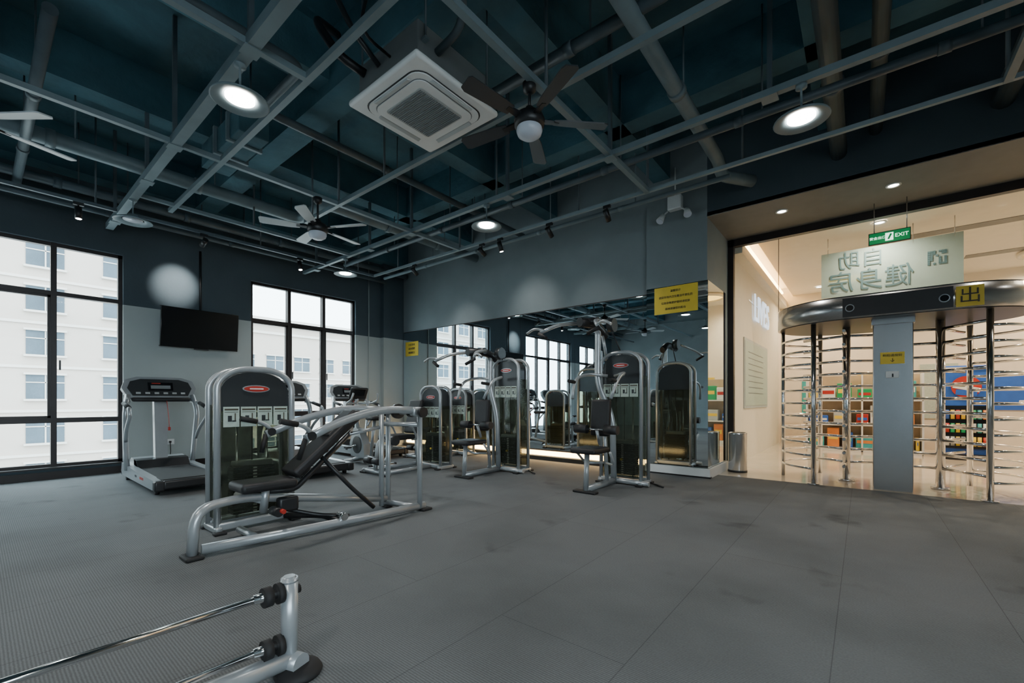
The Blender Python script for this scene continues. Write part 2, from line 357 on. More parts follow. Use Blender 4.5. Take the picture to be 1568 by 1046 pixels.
def spot(x,y,tx,ty,tz,e=25,sz=45,col=(1,.96,.9)):
    b=B('track_spotlight'); d=(Vector((tx,ty,tz))-Vector((x,y,3.5))).normalized()
    b.box((0,0,.11),(.03,.1,.036) if abs(tx-x)>abs(ty-y) else (.1,.03,.036),'black'); b.cyl((0,0,.10),(0,0,0),.01,'black',seg=8)
    b.cyl(-d*.07,d*.08,.036,'black'); b.cyl(d*.08,d*.083,.028,'lamp2')
    o=b.done((x,y,3.5)); light('SPOT','spot_beam',Vector((x,y,3.5))+d*.1,e,col,(tx,ty,tz),.03,sz,1,o)
spot(-2.58,5.16,-2.65,6.1,2.6,15); spot(-3.48,5.16,-3.5,6.6,2.5,18,60); spot(-4.79,5.16,-4.8,6.6,2.75,42,60); spot(-6.5,5.16,-6.6,6.6,2.4,40,60); 
spot(-4.4,5.16,-3.9,6.0,0,15); spot(-7.8,.84,-7.6,.9,0,15); spot(-7.8,2.2,XW,2.1,3.02,230,40); spot(-7.8,3.65,-7.0,3.7,0,15)
b=B('emergency_light'); b.box((-2.13,6.44,3.98),(.2,.11,.2),'white',bev=.015); b.cyl((-2.13,6.44,4.08),(-2.13,6.44,4.5),.01,'white')
for sx in(-1,1):
    b.cyl((-2.13+sx*.1,6.42,3.88),(-2.13+sx*.17,6.40,3.82),.012,'white'); b.cyl((-2.13+sx*.17,6.42,3.84),(-2.13+sx*.2,6.36,3.74),.035,'white',r2=.055); b.cyl((-2.13+sx*.2,6.36,3.74),(-2.13+sx*.2015,6.357,3.735),.05,'dome')
b.done()
def wallsign(name,x0,x1,y,z0,z1,l1,s1):
    b=B(name); b.bx((x0,y-.006,z0),(x1,y,z1),'yellow',bev=.002); o=b.done()
    for i,t in enumerate(l1): text(t,((x0+x1)/2,y-.008,z1-(z1-z0)*(i+.8)/(len(l1)+.6)),(math.pi/2,0,0),s1,'ink',o)
wallsign('yellow_notice_sign',-2.46,-1.83,6.499,2.39,2.79,['温馨提示','请保持场内卫生整洁不要乱扔','垃圾杂物爱护器材请轻放','器械谢谢您的配合'],.038)
wallsign('yellow_notice_sign',-8.62,-8.15,YM-.021,2.16,2.5,['注意事项','请勿攀爬','谢谢配合'],.06)
b=B('wall_television'); b.box((0,0,0),(.045,1.10,.64),'screen',rot=(0,.10,0),bev=.006); b.box((.0,0,-.335),(.04,.2,.02),'black'); b.box((-.1,0,0),(.14,.3,.2),'black')
b.box((.016,0,.314),(.034,1.11,.014),'black',rot=(0,.1,0)); b.box((-.046,0,-.314),(.034,1.11,.014),'black',rot=(0,.1,0))
b.box((-.155,0,0),(.02,.4,.3),'black'); b.cyl((-.12,.02,.1),(-.12,.02,1.35),.018,'black')
b.done((XW+.17,2.41,2.29))
b=B('power_outlet'); b.box((XW+.008,2.0,.42),(.014,.16,.09),'white',bev=.004); b.box((XW+.03,2.02,.42),(.03,.03,.03),'black',bev=.005); b.sweep([(XW+.04,2.02,.41),(XW+.06,2.02,.2),(XW+.12,1.9,.01)],.006,'black'); b.done()
b=B('wall_conduit'); b.cyl((XW+.02,5.7,0.1),(XW+.02,5.7,ZC-.6),.012,'wlight',seg=8); b.done()
# ------------------------------------------------------------------ exercise machines
def arch(w,z0,h,r,n=10):
    pts=[(-w/2,z0)]
    for i in range(n+1):
        a=math.pi-math.pi/2*i/n; pts.append((-w/2+r+math.cos(a)*r,h-r*.75+math.sin(a)*r*.75))
    for i in range(n+1):
        a=math.pi/2-math.pi/2*i/n; pts.append((w/2-r+math.cos(a)*r,h-r*.75+math.sin(a)*r*.75))
    pts.append((w/2,z0)); return pts
def tower(b,T,w=.56,h=1.36,d=.24,panel=.36,cards=True):
    def X(p): return T@Vector(p)
    rot=T.to_euler()
    q=lambda c,s,k,bev=0: b.box(X(c),s,k,rot=rot,bev=bev)
    r=w*.40
    for yy in (-d/2,d/2):
        b.sweep([X((x,yy,z)) for x,z in arch(w,.03,h,r)],.024,'silver',rad=0,seg=10,fx=1.0,fy=1.1)
    o=arch(w-.05,h-panel,h-.028,r); b.prism([X((x,-d/2+.012,z)) for x,z in o],T.to_3x3()@Vector((0,d-.024,0)),'dpanel')
    b.prism([X((.11*math.cos(a),-d/2+.004,h-.17+.032*math.sin(a))) for a in [i*math.pi/10 for i in range(20)]],T.to_3x3()@Vector((0,.01,0)),'silver')
    b.prism([X((.10*math.cos(a),-d/2-.001,h-.17+.024*math.sin(a))) for a in [i*math.pi/10 for i in range(20)]],T.to_3x3()@Vector((0,.01,0)),'red')
    q((0,-d/2-.002,h-.17),(.11,.004,.010),'white')
    for sx in(-1,1): q((sx*(w/2-.004),0,(h-.3)/2+.05),(.008,d-.05,h-.42),'smoke')
    q((0,-d/2+.005,(h-panel+.1)/2),(w-.07,.006,h-panel-.1),'smoke'); q((0,d/2-.005,(h-panel+.1)/2),(w-.07,.006,h-panel-.1),'smoke')
    if cards:
        for i in range(4):
            x=-w*.33+i*w*.22
            q((x,-d/2-.004,h-panel-.05),(w*.20,.006,.17),'card'); q((x,-d/2-.0075,h-panel+.012),(w*.17,.003,.014),'ink'); q((x,-d/2-.0075,h-panel-.01),(w*.17,.003,.004),'ink')
            q((x-.012,-d/2-.0075,h-panel-.065),(w*.05,.003,.05),'dpanel'); q((x+.02,-d/2-.0075,h-panel-.085),(w*.05,.003,.012),'dpanel'); q((x+.028,-d/2-.0075,h-panel-.05),(w*.015,.003,.06),'ink')
    n=15; 
    for i in range(n):
        q((0,0,.13+i*.027),(.34,.13,.023),'plate',.003); q((0,-.068,.13+i*.027),(.03,.004,.012),'white')
    q((0,0,.13+n*.027+.01),(.30,.12,.05),'silver',.01)
    for sx in(-1,1): b.cyl(X((sx*.12,0,.08)),X((sx*.12,0,h-panel)),.011,'chrome')
    b.cyl(X((0,0,.5)),X((0,0,h-panel)),.006,'black',seg=8)
    b.cyl(X((0,-.08,.32)),X((0,-.11,.32)),.016,'yellow')
    for yy in(-d/2,d/2): q((0,yy,.05),(w,.05,.06),'silver',.01)
    for sx in(-1,1):
        q((sx*(w/2),0,.03),(.055,d+.1,.05),'silver',.012)
        for yy in(-1,1): q((sx*w/2,yy*(d/2+.06),.012),(.09,.07,.024),'rubber',.008)
def pad(b,T,c,s,rx=0,k='pad'):
    b.box(T@Vector(c),s,k,rot=(T@Matrix.Rotation(rx,4,'X')).to_euler(),bev=.028,seg=3)
def foot(b,p,s=(.1,.08,.025)): b.box(p,s,'rubber',bev=.01)
b=B('chest_press_machine')
T=Matrix.Translation((-4.24,1.56,0))@Matrix.Rotation(math.pi/2,4,'Z')
tower(b,T,w=.60,h=1.37,d=.20)
I=Matrix.Identity(4)
b.sweep([(-3.62,.95,.02),(-3.62,.97,.34),(-3.75,1.32,.345),(-3.80,1.75,.26),(-3.82,2.66,.09)],.034,'silver',rad=.14,fx=1.2)
b.sweep([(-3.60,1.0,.055),(-3.50,1.9,.05),(-3.42,2.84,.05)],.03,'silver',rad=.2,fx=1.2)
foot(b,(-3.62,.95,.013),(.17,.11,.026)); foot(b,(-3.42,2.84,.013),(.11,.12,.026)); foot(b,(-3.82,2.68,.013))
b.sweep([(-3.95,1.36,.05),(-3.57,1.36,.05)],.028,'silver'); b.sweep([(-4.1,1.78,.05),(-3.85,2.0,.05),(-3.52,2.0,.05)],.026,'black')
b.sweep([(-4.12,1.4,.30),(-3.75,1.45,.30)],.03,'silver'); b.sweep([(-4.12,1.7,.28),(-3.78,1.75,.25)],.03,'black')
b.sweep([(-3.42,2.74,.05),(-3.86,2.66,.05)],.028,'silver')
for x,y,z in ((-3.42,2.78,.94),(-3.80,2.60,1.0),(-3.83,2.70,.98)): b.sweep([(x,y,.03),(x,y,z)],.024,'silver',rad=0,fx=1.2)
b.sweep([(-3.95,2.66,.985),(-3.30,2.74,.985)],.03,'silver',rad=0); b.sweep([(-3.80,2.62,.86),(-3.42,2.76,.86)],.022,'silver',rad=0)
for x in(-3.97,-3.86,-3.46,-3.28): b.cyl((x-.015,2.70,.985),(x+.02,2.70,.985),.05,'black')
b.cyl((-3.66,2.68,.99),(-3.62,2.68,.99),.075,'dpanel'); b.box((-3.40,2.72,.99),(.08,.12,.09),'silver',bev=.02); b.cyl((-3.5,2.55,1.0),(-3.46,2.55,1.0),.02,'red')
for x,dx in((-3.42,.05),(-4.08,-.02)):
    b.sweep([(x+.02 if x>-3.7 else -3.95,2.72,1.0),(x,2.35,1.02),(x+dx*.2,1.95,.93),(x+dx,1.62,.80)],.027,'silver',rad=.25,fx=1.3)
    b.sweep([(x+dx,1.68,.83),(x+dx*1.4,1.60,.90),(x+dx*1.4,1.50,.93)],.017,'silver',rad=.04); b.cyl((x+dx*1.4,1.55,.915),(x+dx*1.4,1.42,.945),.022,'rubber')
    b.sweep([(x+dx,1.62,.80),(x+dx*.4,1.58,.64)],.02,'rubber')
    b.cyl((x+dx-.03,1.66,.82),(x+dx+.03,1.66,.82),.035,'black')
pad(b,I,(-3.76,1.47,.425),(.30,.42,.075)); pad(b,I,(-3.77,1.98,.73),(.26,.80,.085),math.radians(40)); pad(b,I,(-3.77,2.13,.865),(.20,.36,.11),math.radians(40))
b.sweep([(-3.77,1.5,.36),(-3.77,1.72,.34),(-3.78,2.25,.80)],.024,'black',rad=.06); b.sweep([(-3.77,1.95,.60),(-3.72,2.22,.28),(-3.66,2.42,.07)],.02,'black',rad=.1); b.sweep([(-3.77,2.22,.78),(-3.81,2.6,.83)],.018,'silver')
b.cyl((-3.72,1.47,.39),(-3.77,1.47,.20),.03,'silver'); b.cyl((-3.67,1.5,.22),(-3.55,1.5,.22),.035,'black'); b.cyl((-3.56,1.52,.23),(-3.51,1.52,.23),.018,'red'); b.box((-3.68,1.62,.25),(.08,.16,.12),'black',bev=.02)
b.sweep([(-3.85,1.6,.2),(-3.75,1.9,.09),(-3.56,2.1,.07)],.02,'black',rad=.08)
b.cyl((-3.55,2.0,.1),(-3.45,2.0,.1),.03,'chrome')
b.done()
b=B('leg_rail_bench')
for y in(.80,-.75):
    b.sweep([(-1.80,y,.03),(-1.80,y,.385)],.032,'silver',rad=0,seg=14); b.cyl((-1.80,y,.37),(-1.80,y,.392),.034,'silver',r2=.022)
    sgn=-1 if y>0 else 1
    for z in(.335,.13):
        b.cyl((-1.80,y+sgn*.02,z),(-1.81,y+sgn*.13,z),.018,'chrome'); b.cyl((-1.80,y+sgn*.028,z),(-1.80,y+sgn*.05,z),.04,'rubber'); b.cyl((-1.80,y+sgn*.07,z),(-1.80,y+sgn*.10,z),.038,'rubber')
    b.cyl((-1.80,y-sgn*.01,.33),(-1.80,y-sgn*.04,.33),.018,'rubber')
    b.sweep([(-1.86,y+sgn*.02,.05),(-1.74,y-sgn*.02,.05)],.04,'silver',rad=0,seg=14)
    b.lathe([(0,0),(.085,0),(.09,.012),(.08,.03),(.05,.04),(0,.04)],(-1.765,y-sgn*.02,0),'rubber')
for z in(.335,.13): b.cyl((-1.81,.70,z),(-1.81,-.65,z),.013,'chrome')
b.sweep([(-1.79,.82,.06),(-1.83,.3,.06),(-1.83,-.3,.06),(-1.79,-.77,.06)],.036,'silver',rad=.2,seg=14)
b.done()
b=B('treadmill')
for sy in(-1,1):
    o=[(0,.09),(.02,.17),(-1.25,.21),(-1.72,.24),(-1.76,.12),(-1.70,.07),(-.1,.06)]
    b.prism([(x,sy*.37,z) for x,z in o],(0,-sy*.085,0),'silver')
    b.box((.01,sy*.33,.115),(.10,.10,.12),'black',bev=.02)
    b.sweep([(-1.42,sy*.365,.16),(-1.40,sy*.385,.55),(-1.32,sy*.40,.95),(-1.42,sy*.36,1.17)],.032,'silver',rad=.25,fx=1.3)
    b.sweep([(-1.42,sy*.35,1.08),(-1.30,sy*.42,1.06),(-.98,sy*.42,1.0),(-.93,sy*.42,.90),(-1.24,sy*.405,.70),(-1.36,sy*.39,.55)],.022,'silver',rad=.09)
    b.sweep([(-1.28,sy*.42,1.058),(-1.0,sy*.42,1.005)],.028,'rubber',rad=0)
    b.cyl((-1.62,sy*.3,.035),(-1.62,sy*.34,.035),.035,'rubber'); b.cyl((-.12,sy*.3,.03),(-.12,sy*.34,.03),.03,'rubber')
b.box((-.66,0,.165),(1.25,.60,.03),'rubber',bev=.01); b.box((-.66,0,.11),(1.2,.56,.06),'black'); b.box((.02,0,.12),(.07,.60,.11),'black',bev=.025)
b.prism([(-1.22,-.29,.18),(-1.32,-.29,.28),(-1.60,-.29,.31),(-1.74,-.29,.24),(-1.76,-.29,.1),(-1.25,-.29,.08)],(0,.58,0),'silver')
b.prism([(-1.22,-.29,.185),(-1.32,-.29,.287),(-1.45,-.29,.30),(-1.45,-.29,.18)],(0,.58,0),'black')
b.prism([(-1.38,-.07,.25),(-1.50,-.07,.30),(-1.56,-.07,1.1),(-1.46,-.07,1.1)],(0,.14,0),'silver')
R=Matrix.Translation((-1.47,0,1.24))@Matrix.Rotation(-.38,4,'Y')
oc=[(-.36,-.12),(.36,-.12),(.42,.02),(.38,.14),(.25,.19),(-.25,.19),(-.38,.14),(-.42,.02)]
b.prism([R@Vector((-.04,y,z)) for y,z in oc],R.to_3x3()@Vector((.07,0,0)),'silver')
oc2=[(y*.86,z*.80) for y,z in oc]; b.prism([R@Vector((.028,y,z)) for y,z in oc2],R.to_3x3()@Vector((.012,0,0)),'dpanel')
b.box(R@Vector((.043,0,.04)),(.006,.28,.12),'screen',rot=(0,-.38,0)); b.box(R@Vector((.047,-.05,.085)),(.004,.10,.012),'red',rot=(0,-.38,0)); b.box(R@Vector((.047,.0,.03)),(.004,.22,.05),'slat',rot=(0,-.38,0))
for i in range(6): b.box(R@Vector((.043,-.25+i*.1,-.06)),(.006,.05,.025),'offw',rot=(0,-.38,0))
b.box((-1.40,0,1.11),(.10,.66,.06),'black',bev=.025)
b.sweep([(-1.36,.05,1.1),(-1.3,.06,.85),(-1.32,.07,.72)],.004,'red'); b.box((-1.32,.07,.70),(.02,.03,.05),'red',bev=.005)
b.box((-.6,-.3705,.14),(.18,.003,.03),'red'); b.box((-.9,-.3705,.14),(.08,.003,.025),'dpanel')
tm=b.done((-6.28,1.66,0))
inst(tm,'treadmill',(-5.98,3.2,0)); inst(tm,'treadmill',(-6.95,4.95,0))
def pulldown(name,x,y,zb,ht=1.73,w=.56,tx=.0,bxo=-.2):
    b=B(name); I=Matrix.Identity(4)
    T=Matrix.Translation((tx,.85,0)); tower(b,T,w=w,h=ht,d=.24,panel=.45,cards=True)
    b.sweep([(-.12,-.05,.04),(-.12,.78,.04)],.034,'silver',rad=0,fx=1.2); b.sweep([(-.12,-.05,.02),(-.12,-.02,.46)],.032,'silver',rad=0)
    foot(b,(-.12,-.06,.014),(.3,.10,.028)); b.sweep([(-.35,.72,.04),(.35,.72,.04)],.03,'silver',rad=0)
    pad(b,I,(-.12,.05,.50),(.34,.40,.07))
    b.sweep([(-.12,.70,.05),(-.12,.66,.9),(bxo-.02,.60,1.3),(bxo-.02,.62,zb-.08),(bxo,.5,zb)],.034,'silver',rad=.2,fx=1.25)
    b.sweep([(-.12,.5,.05),(-.12,.42,.9)],.025,'silver',rad=0); pad(b,I,(-.12,.33,.88),(.26,.08,.46),-.08)
    b.sweep([(bxo,.80,zb-.12),(bxo,.55,zb),(bxo,.1,zb-.03)],.045,'black',rad=.15,fx=1.3)
    b.cyl((bxo-.14,.32,zb),(bxo+.14,.32,zb),.05,'black'); b.cyl((bxo+.14,.62,zb-.02),(bxo+.22,.62,zb-.02),.09,'dpanel')
    for sx in(-1,1):
        X=bxo+sx*.16
        b.sweep([(X,.32,zb),(X+sx*.10,.0,zb-.05),(X+sx*.24,-.18,zb-.16)],.022,'silver',rad=.12)
        b.sweep([(X+sx*.20,-.14,zb-.13),(X+sx*.32,-.2,zb-.10),(X+sx*.42,-.22,zb-.16)],.016,'silver',rad=.06); b.sweep([(X+sx*.26,-.18,zb-.17),(X+sx*.12,-.22,zb-.24)],.022,'rubber')
        b.sweep([(-.12+sx*.05,.62,1.42),(-.12+sx*.26,.5,1.45),(-.12+sx*.30,.2,1.38),(-.12+sx*.26,.08,1.12)],.020,'silver',rad=.14)
        b.sweep([(-.12+sx*.28,.16,1.33),(-.12+sx*.28,.02,1.34)],.022,'rubber')
        b.sweep([(-.12+sx*.02,.45,.30),(-.12+sx*.2,.3,.30),(-.12+sx*.24,.1,.48)],.016,'silver',rad=.08)
    b.sweep([(-.12,.3,.55),(-.12,.22,.74)],.02,'silver',rad=0); b.cyl((-.40,.20,.74),(.16,.20,.74),.012,'chrome')
    for sx in(-1,1): b.cyl((-.12+sx*.12,.20,.74),(-.12+sx*.29,.20,.74),.055,'pad')
    b.sweep([(bxo+.15,.7,zb-.1),(tx,.8,ht-.05)],.008,'black',rad=0); b.sweep([(bxo,.85,ht-.1),(bxo,.7,zb-.1)],.02,'silver',rad=0)
    b.sweep([(.28,.95,.02),(.5,.8,.012)],.012,'black',rad=0)
    return b.done((x,y,0))
pulldown('lat_pulldown_machine',-2.44,4.62,2.10,tx=-.04,bxo=-.29); pulldown('shoulder_press_machine',-4.28,4.42,1.83,w=.50,tx=.0)
def legext(name,x,y,rz=0):
    b=B(name); I=Matrix.Identity(4)
    T=Matrix.Translation((-.02,.5,0)); tower(b,T,w=.48,h=1.32,d=.22)
    b.sweep([(-.45,-.55,.04),(-.45,.5,.04),(-.2,.5,.04)],.03,'silver',rad=.1); b.sweep([(.0,-.55,.04),(0,.4,.04)],.03,'silver'); b.sweep([(-.5,-.52,.04),(.1,-.52,.04)],.03,'silver',rad=0)
    for xx in(-.5,.1): foot(b,(xx,-.52,.013))
    b.sweep([(-.22,-.5,.04),(-.22,-.45,.5),(-.22,-.1,.48)],.03,'silver',rad=.1); b.sweep([(-.22,.3,.04),(-.22,.25,.6)],.03,'silver')
    pad(b,I,(-.22,-.12,.53),(.36,.46,.08)); pad(b,I,(-.22,.22,.84),(.30,.08,.55),-.25)
    for sx in(-1,1): b.sweep([(-.22+sx*.1,.1,.48),(-.22+sx*.26,.08,.5),(-.22+sx*.26,-.02,.70),(-.22+sx*.26,-.2,.72)],.016,'silver',rad=.07); b.cyl((-.22+sx*.26,-.08,.715),(-.22+sx*.26,-.2,.72),.022,'rubber')
    b.cyl((-.05,-.35,.5),(.08,-.35,.5),.07,'dpanel'); b.sweep([(.02,-.35,.5),(.02,-.5,.2),(-.1,-.52,.2)],.022,'silver',rad=.06)
    for sx in(-1,1): b.cyl((-.22+sx*.03,-.54,.2),(-.22+sx*.18,-.54,.2),.05,'pad')
    b.cyl((-.42,-.54,.2),(0,-.54,.2),.012,'chrome')
    return b.done((x,y,0),rz)
legext('leg_extension_machine',-5.42,4.25); legext('leg_curl_machine',-6.35,5.75)
b=B('exercise_bike')
b.sweep([(-.5,-.22,.04),(-.5,.22,.04)],.03,'silver',rad=0); b.sweep([(.45,-.22,.04),(.45,.22,.04)],.03,'silver',rad=0)
b.sweep([(-.5,0,.05),(0,0,.16),(.45,0,.05)],.04,'silver',rad=.2)
b.prism([(.0,-.06,.12),(.46,-.06,.12),(.5,-.06,.35),(.36,-.06,.62),(.2,-.06,.6),(.02,-.06,.35)],(0,.12,0),'silver'); b.cyl((.24,-.07,.33),(.24,.07,.33),.15,'dpanel',seg=24)
b.sweep([(.3,0,.55),(.38,0,1.0),(.34,0,1.18)],.03,'silver',rad=.1); b.sweep([(-.12,0,.15),(-.24,0,.78)],.028,'silver',rad=0); b.box((-.26,0,.80),(.26,.24,.07),'pad',bev=.03)
b.box((.30,0,1.22),(.05,.32,.22),'black',rot=(0,-.5,0),bev=.02); b.box((.27,0,1.23),(.01,.2,.12),'screen',rot=(0,-.5,0))
for sy in(-1,1): b.sweep([(.36,0,1.05),(.3,sy*.24,1.04),(.08,sy*.25,1.1),(.05,sy*.22,1.22)],.016,'silver',rad=.08); b.cyl((.24,sy*.07,.33),(.24+sy*.12,sy*.12,.28),.014,'chrome'); b.box((.24+sy*.12,sy*.17,.28),(.1,.09,.025),'rubber')
for xx in(-.5,.45):
    for yy in(-.22,.22): b.cyl((xx,yy-.02,.035),(xx,yy+.02,.035),.035,'rubber')
b.done((-6.58,4.22,0),math.pi*.98)
b=B('stainless_trash_bin'); b.lathe([(0,0),(.125,0),(.13,.02),(.13,.58),(.135,.60),(.12,.605),(.115,.57),(.0,.56)],(0,0,0),'steel'); b.lathe([(.131,.0),(.136,.0),(.136,.03),(.131,.03)],(0,0,0),'black'); b.done((-1.50,7.40,0))
# ------------------------------------------------------------------ storefront
YG=7.75
b=B('window_5'); b.bx((-1.70,YG-.05,0),(-1.62,YG+.05,3.69),'frame'); b.bx((-1.7,YG-.05,3.58),(XE,YG+.05,3.69),'frame')
b.bx((-1.62,YG-.006,2.45),(XE,YG+.006,3.58),'glass'); b.bx((-1.62,YG-.006,0.02),(-1.0,YG+.006,2.45),'glass')
b.bx((-1.003,YG-.01,2.45),(-.997,YG+.01,3.58),'frame'); b.bx((1.6-.003,YG-.01,2.45),(1.6+.003,YG+.01,3.58),'frame')
b.done()
for x in(-.86,.29,1.45,2.6):
    b=B('recessed_downlight'); b.lathe([(.075,0),(.075,-.008),(.055,-.01),(.05,0)],(0,0,0),'white'); b.lathe([(.05,-.002),(0,-.002)],(0,0,0),'lamp2'); o=b.done((x,6.95,3.689)); light('SPOT','downlight_beam',(x,6.95,3.67),38,(1,.93,.82),(x,6.95,0),.04,100,.6,o)
b=B('full_height_turnstile'); C=[(-.17,7.50),(.75,7.50)]
def stad(r,n=24):
    o=[]
    for i in range(n+1): a=math.pi/2+math.pi*i/n; o.append((C[0][0]+r*math.cos(a),7.5+r*math.sin(a)))
    for i in range(n+1): a=-math.pi/2+math.pi*i/n; o.append((C[1][0]+r*math.cos(a),7.5+r*math.sin(a)))
    return o
b.prism([(x,y,2.10) for x,y in stad(.80)],(0,0,.26),'steel',smooth=True); b.prism([(x,y,2.36) for x,y in stad(.77)],(0,0,.02),'dpanel'); b.prism([(x,y,2.092) for x,y in stad(.77)],(0,0,.008),'dpanel')
b.bx((C[0][0]-.02,6.694,2.115),(C[1][0]+.02,6.70,2.345),'black')
for x in(-.12,.70): b.cyl((x,6.695,2.22),(x,6.68,2.22),.045,'silver',seg=20); b.cyl((x,6.682,2.22),(x,6.676,2.22),.036,'screen',seg=16)
b.bx((.10,6.95,0),(.47,7.22,2.10),'steel',bev=.01); b.bx((.17,6.943,1.54),(.39,6.951,1.68),'yellow'); b.bx((.22,6.93,1.37),(.34,6.951,1.45),'white',bev=.005); b.bx((.275,6.925,1.38),(.29,6.93,1.42),'dpanel')
b.bx((.085,6.94,2.02),(.485,7.23,2.10),'steel',bev=.005)
tiers=[.2+i*.172 for i in range(11)]
for ci,(cx,cy) in enumerate(C):
    sg=-1 if ci==0 else 1
    px,py=(-.5,6.93) if ci==0 else (1.08,6.93)
    b.cyl((px,py,0),(px,py,2.1),.03,'chrome'); b.cyl((px,py,0),(px,py,.012),.07,'steel')
    b.cyl((px,8.07,0),(px,8.07,2.1),.03,'chrome')
    ox=cx+sg*.74; b.cyl((ox,cy,0),(ox,cy,2.1),.024,'chrome')
    b.cyl((cx,cy,0),(cx,cy,2.1),.045,'chrome'); b.cyl((cx,cy,0),(cx,cy,.03),.09,'steel')
    for z in tiers:
        a0=math.atan2(py-cy,px-cx); a1=math.atan2(8.07-cy,px-cx)
        if ci==0: a0=a0%(2*math.pi); a1=a1%(2*math.pi)
        pts=[(cx+.72*math.cos(a0+(a1-a0)*i/14)*1.03,cy+.72*math.sin(a0+(a1-a0)*i/14)*.92,z) for i in range(15)]
        pts[0]=(px,py,z); pts[-1]=(px,8.07,z)
        b.sweep(pts,.016,'chrome',rad=0,seg=8)
        for w in range(3):
            a=.5+ci*.6+w*2*math.pi/3; b.cyl((cx,cy,z+.06),(cx+.60*math.cos(a),cy+.60*math.sin(a),z+.06),.018,'chrome',seg=10)
        b.sweep([(.285+sg*.12,7.12,z),(.285+sg*.14,7.30,z),(.285+sg*.14,7.75,z),(.285+sg*.05,7.85,z)],.015,'chrome',seg=8,rad=.06)
    b.cyl((.285+sg*.14,7.85,0),(.285+sg*.14,7.85,2.1),.02,'chrome')
b.bx((.79,6.684,2.11),(1.00,6.691,2.33),'yellow')
o=b.done(); text('出',(.895,6.68,2.215),(math.pi/2,0,0),.18,'ink',o); text('刷脸请按铃',(.28,6.941,1.64),(math.pi/2,0,0),.036,'ink',o); text('↓',(.28,6.941,1.58),(math.pi/2,0,0),.06,'ink',o)
b=B('exit_sign'); b.box((.27,7.45,3.22),(.40,.025,.14),'green',bev=.004); b.box((.27,7.45,3.22),(.415,.02,.155),'black'); 
for x in(.12,.44): b.cyl((x,7.45,3.29),(x,7.45,3.69),.006,'steel',seg=8)
b.box((.27,7.435,3.22),(.08,.004,.10),'exitw'); b.box((.272,7.4315,3.215),(.02,.003,.06),'green',rot=(0,.4,0)); b.box((.285,7.4315,3.245),(.02,.003,.02),'green')
o=b.done(); text('EXIT',(.39,7.434,3.22),(math.pi/2,0,0),.065,'exitw',o); text('安全出口',(.155,7.434,3.22),(math.pi/2,0,0),.042,'exitw',o)
# ------------------------------------------------------------------ lobby
b=B('wall_lobby_west'); b.bx((-1.9,7.75,0),(-1.68,13.5,3.9),'cream'); b.done()
b=B('wall_lobby_north'); b.bx((-1.9,13.3,0),(6.2,13.5,4.2),'cream'); b.done()
b=B('wall_lobby_east'); b.bx((6.0,7.75,0),(6.2,13.5,4.2),'cream'); b.bx((XE,7.75,0),(6.2,7.9,4.2),'cream'); b.done()
b=B('ceiling_lobby'); b.bx((-1.4,7.8,3.80),(6.2,13.5,3.95),'cream'); b.bx((-1.9,7.8,4.0),(-1.2,13.5,4.1),'cream')
for x0,x1,y0 in((0.2,2.3,9.6),(1.5,3.5,11.6)): b.bx((x0,y0,3.792),(x1,y0+.25,3.80),'soffit')
b.done()
b=B('led_strip'); b.bx((-1.66,7.9,3.86),(-1.60,13.2,3.90),'led'); b.done()
b=B('trim_1'); b.bx((-1.68,7.85,3.50),(-1.52,13.3,3.66),'cream'); b.bx((-1.675,7.85,3.66),(-1.66,13.3,3.8),'gold'); b.done()
for x in(-.2,2.7):
    b=B('round_cove_lamp'); b.lathe([(.45,0),(.5,-.02),(.5,-.07),(.42,-.07),(.42,-.02)],(0,0,0),'cream'); b.lathe([(.42,-.03),(0,-.03)],(0,0,0),'gold'); b.done((x,12.0,3.80))
b=B('wall_poster'); b.bx((-1.68,8.75,.95),(-1.66,11.2,2.25),'offw'); b.bx((-1.66,8.8,1.0),(-1.655,11.15,2.2),'card'); 
for i in range(8): b.bx((-1.655,9.1,2.0-i*.11),(-1.652,10.6,2.015-i*.11),'slat')
b.done()
b=B('wall_letter_sign'); b.box((-1.675,10.4,3.0),(.01,2.4,.03),'steel'); o=b.done(); text('LIVES',(-1.64,10.4,2.9),(math.pi/2,0,math.pi/2),.75,'letters',o,ext=.01)
b=B('hanging_glass_sign'); b.bx((-.54,8.99,2.81),(1.14,9.0,3.55),'signglass')
for x in(-.45,.6,1.05): b.cyl((x,8.995,3.5),(x,8.995,3.80),.006,'steel',seg=8)
for i in range(7):
    for j in range(7):
        if random.random()<.55 or (i in(0,6) and j in(0,6)): b.bx((.76+i*.03,8.982,3.12+j*.03),(.787+i*.03,8.99,3.147+j*.03),'signtxt')
o=b.done(); text('自助',(-.02,8.98,3.36),(math.pi/2,0,0),.30,'signtxt',o,flip=True,ext=.001); text('健身房',(.08,8.98,3.02),(math.pi/2,0,0),.36,'signtxt',o,flip=True,ext=.001)
b=B('merchandise_shelf'); b.bx((-1.0,11.9,0),(.95,12.35,.04),'white'); b.bx((-1.0,12.33,0),(.95,12.36,1.65),'wood')
for x in(-1.0,-.02,.93): b.bx((x,11.9,0),(x+.03,12.35,1.65),'white')
ks=['red','yellow','teal','orange','blue','white','green','red','teal','offw','yellow']
for i,z in enumerate((.04,.55,1.08)):
    b.bx((-1.0,11.9,z),(.95,12.35,z+.03),'white'); x=-.95
    while x<.85:
        w=random.uniform(.14,.36); hh=random.uniform(.18,.42); k=random.choice(ks)
        b.bx((x,12.0,z+.03),(min(x+w,.9),12.2,z+.03+hh),k,bev=.015); b.bx((x+.02,11.995,z+.03+hh*.4),(min(x+w,.9)-.02,12.0,z+.03+hh*.65),random.choice(ks)); x+=w+random.uniform(.02,.1)
b.done()
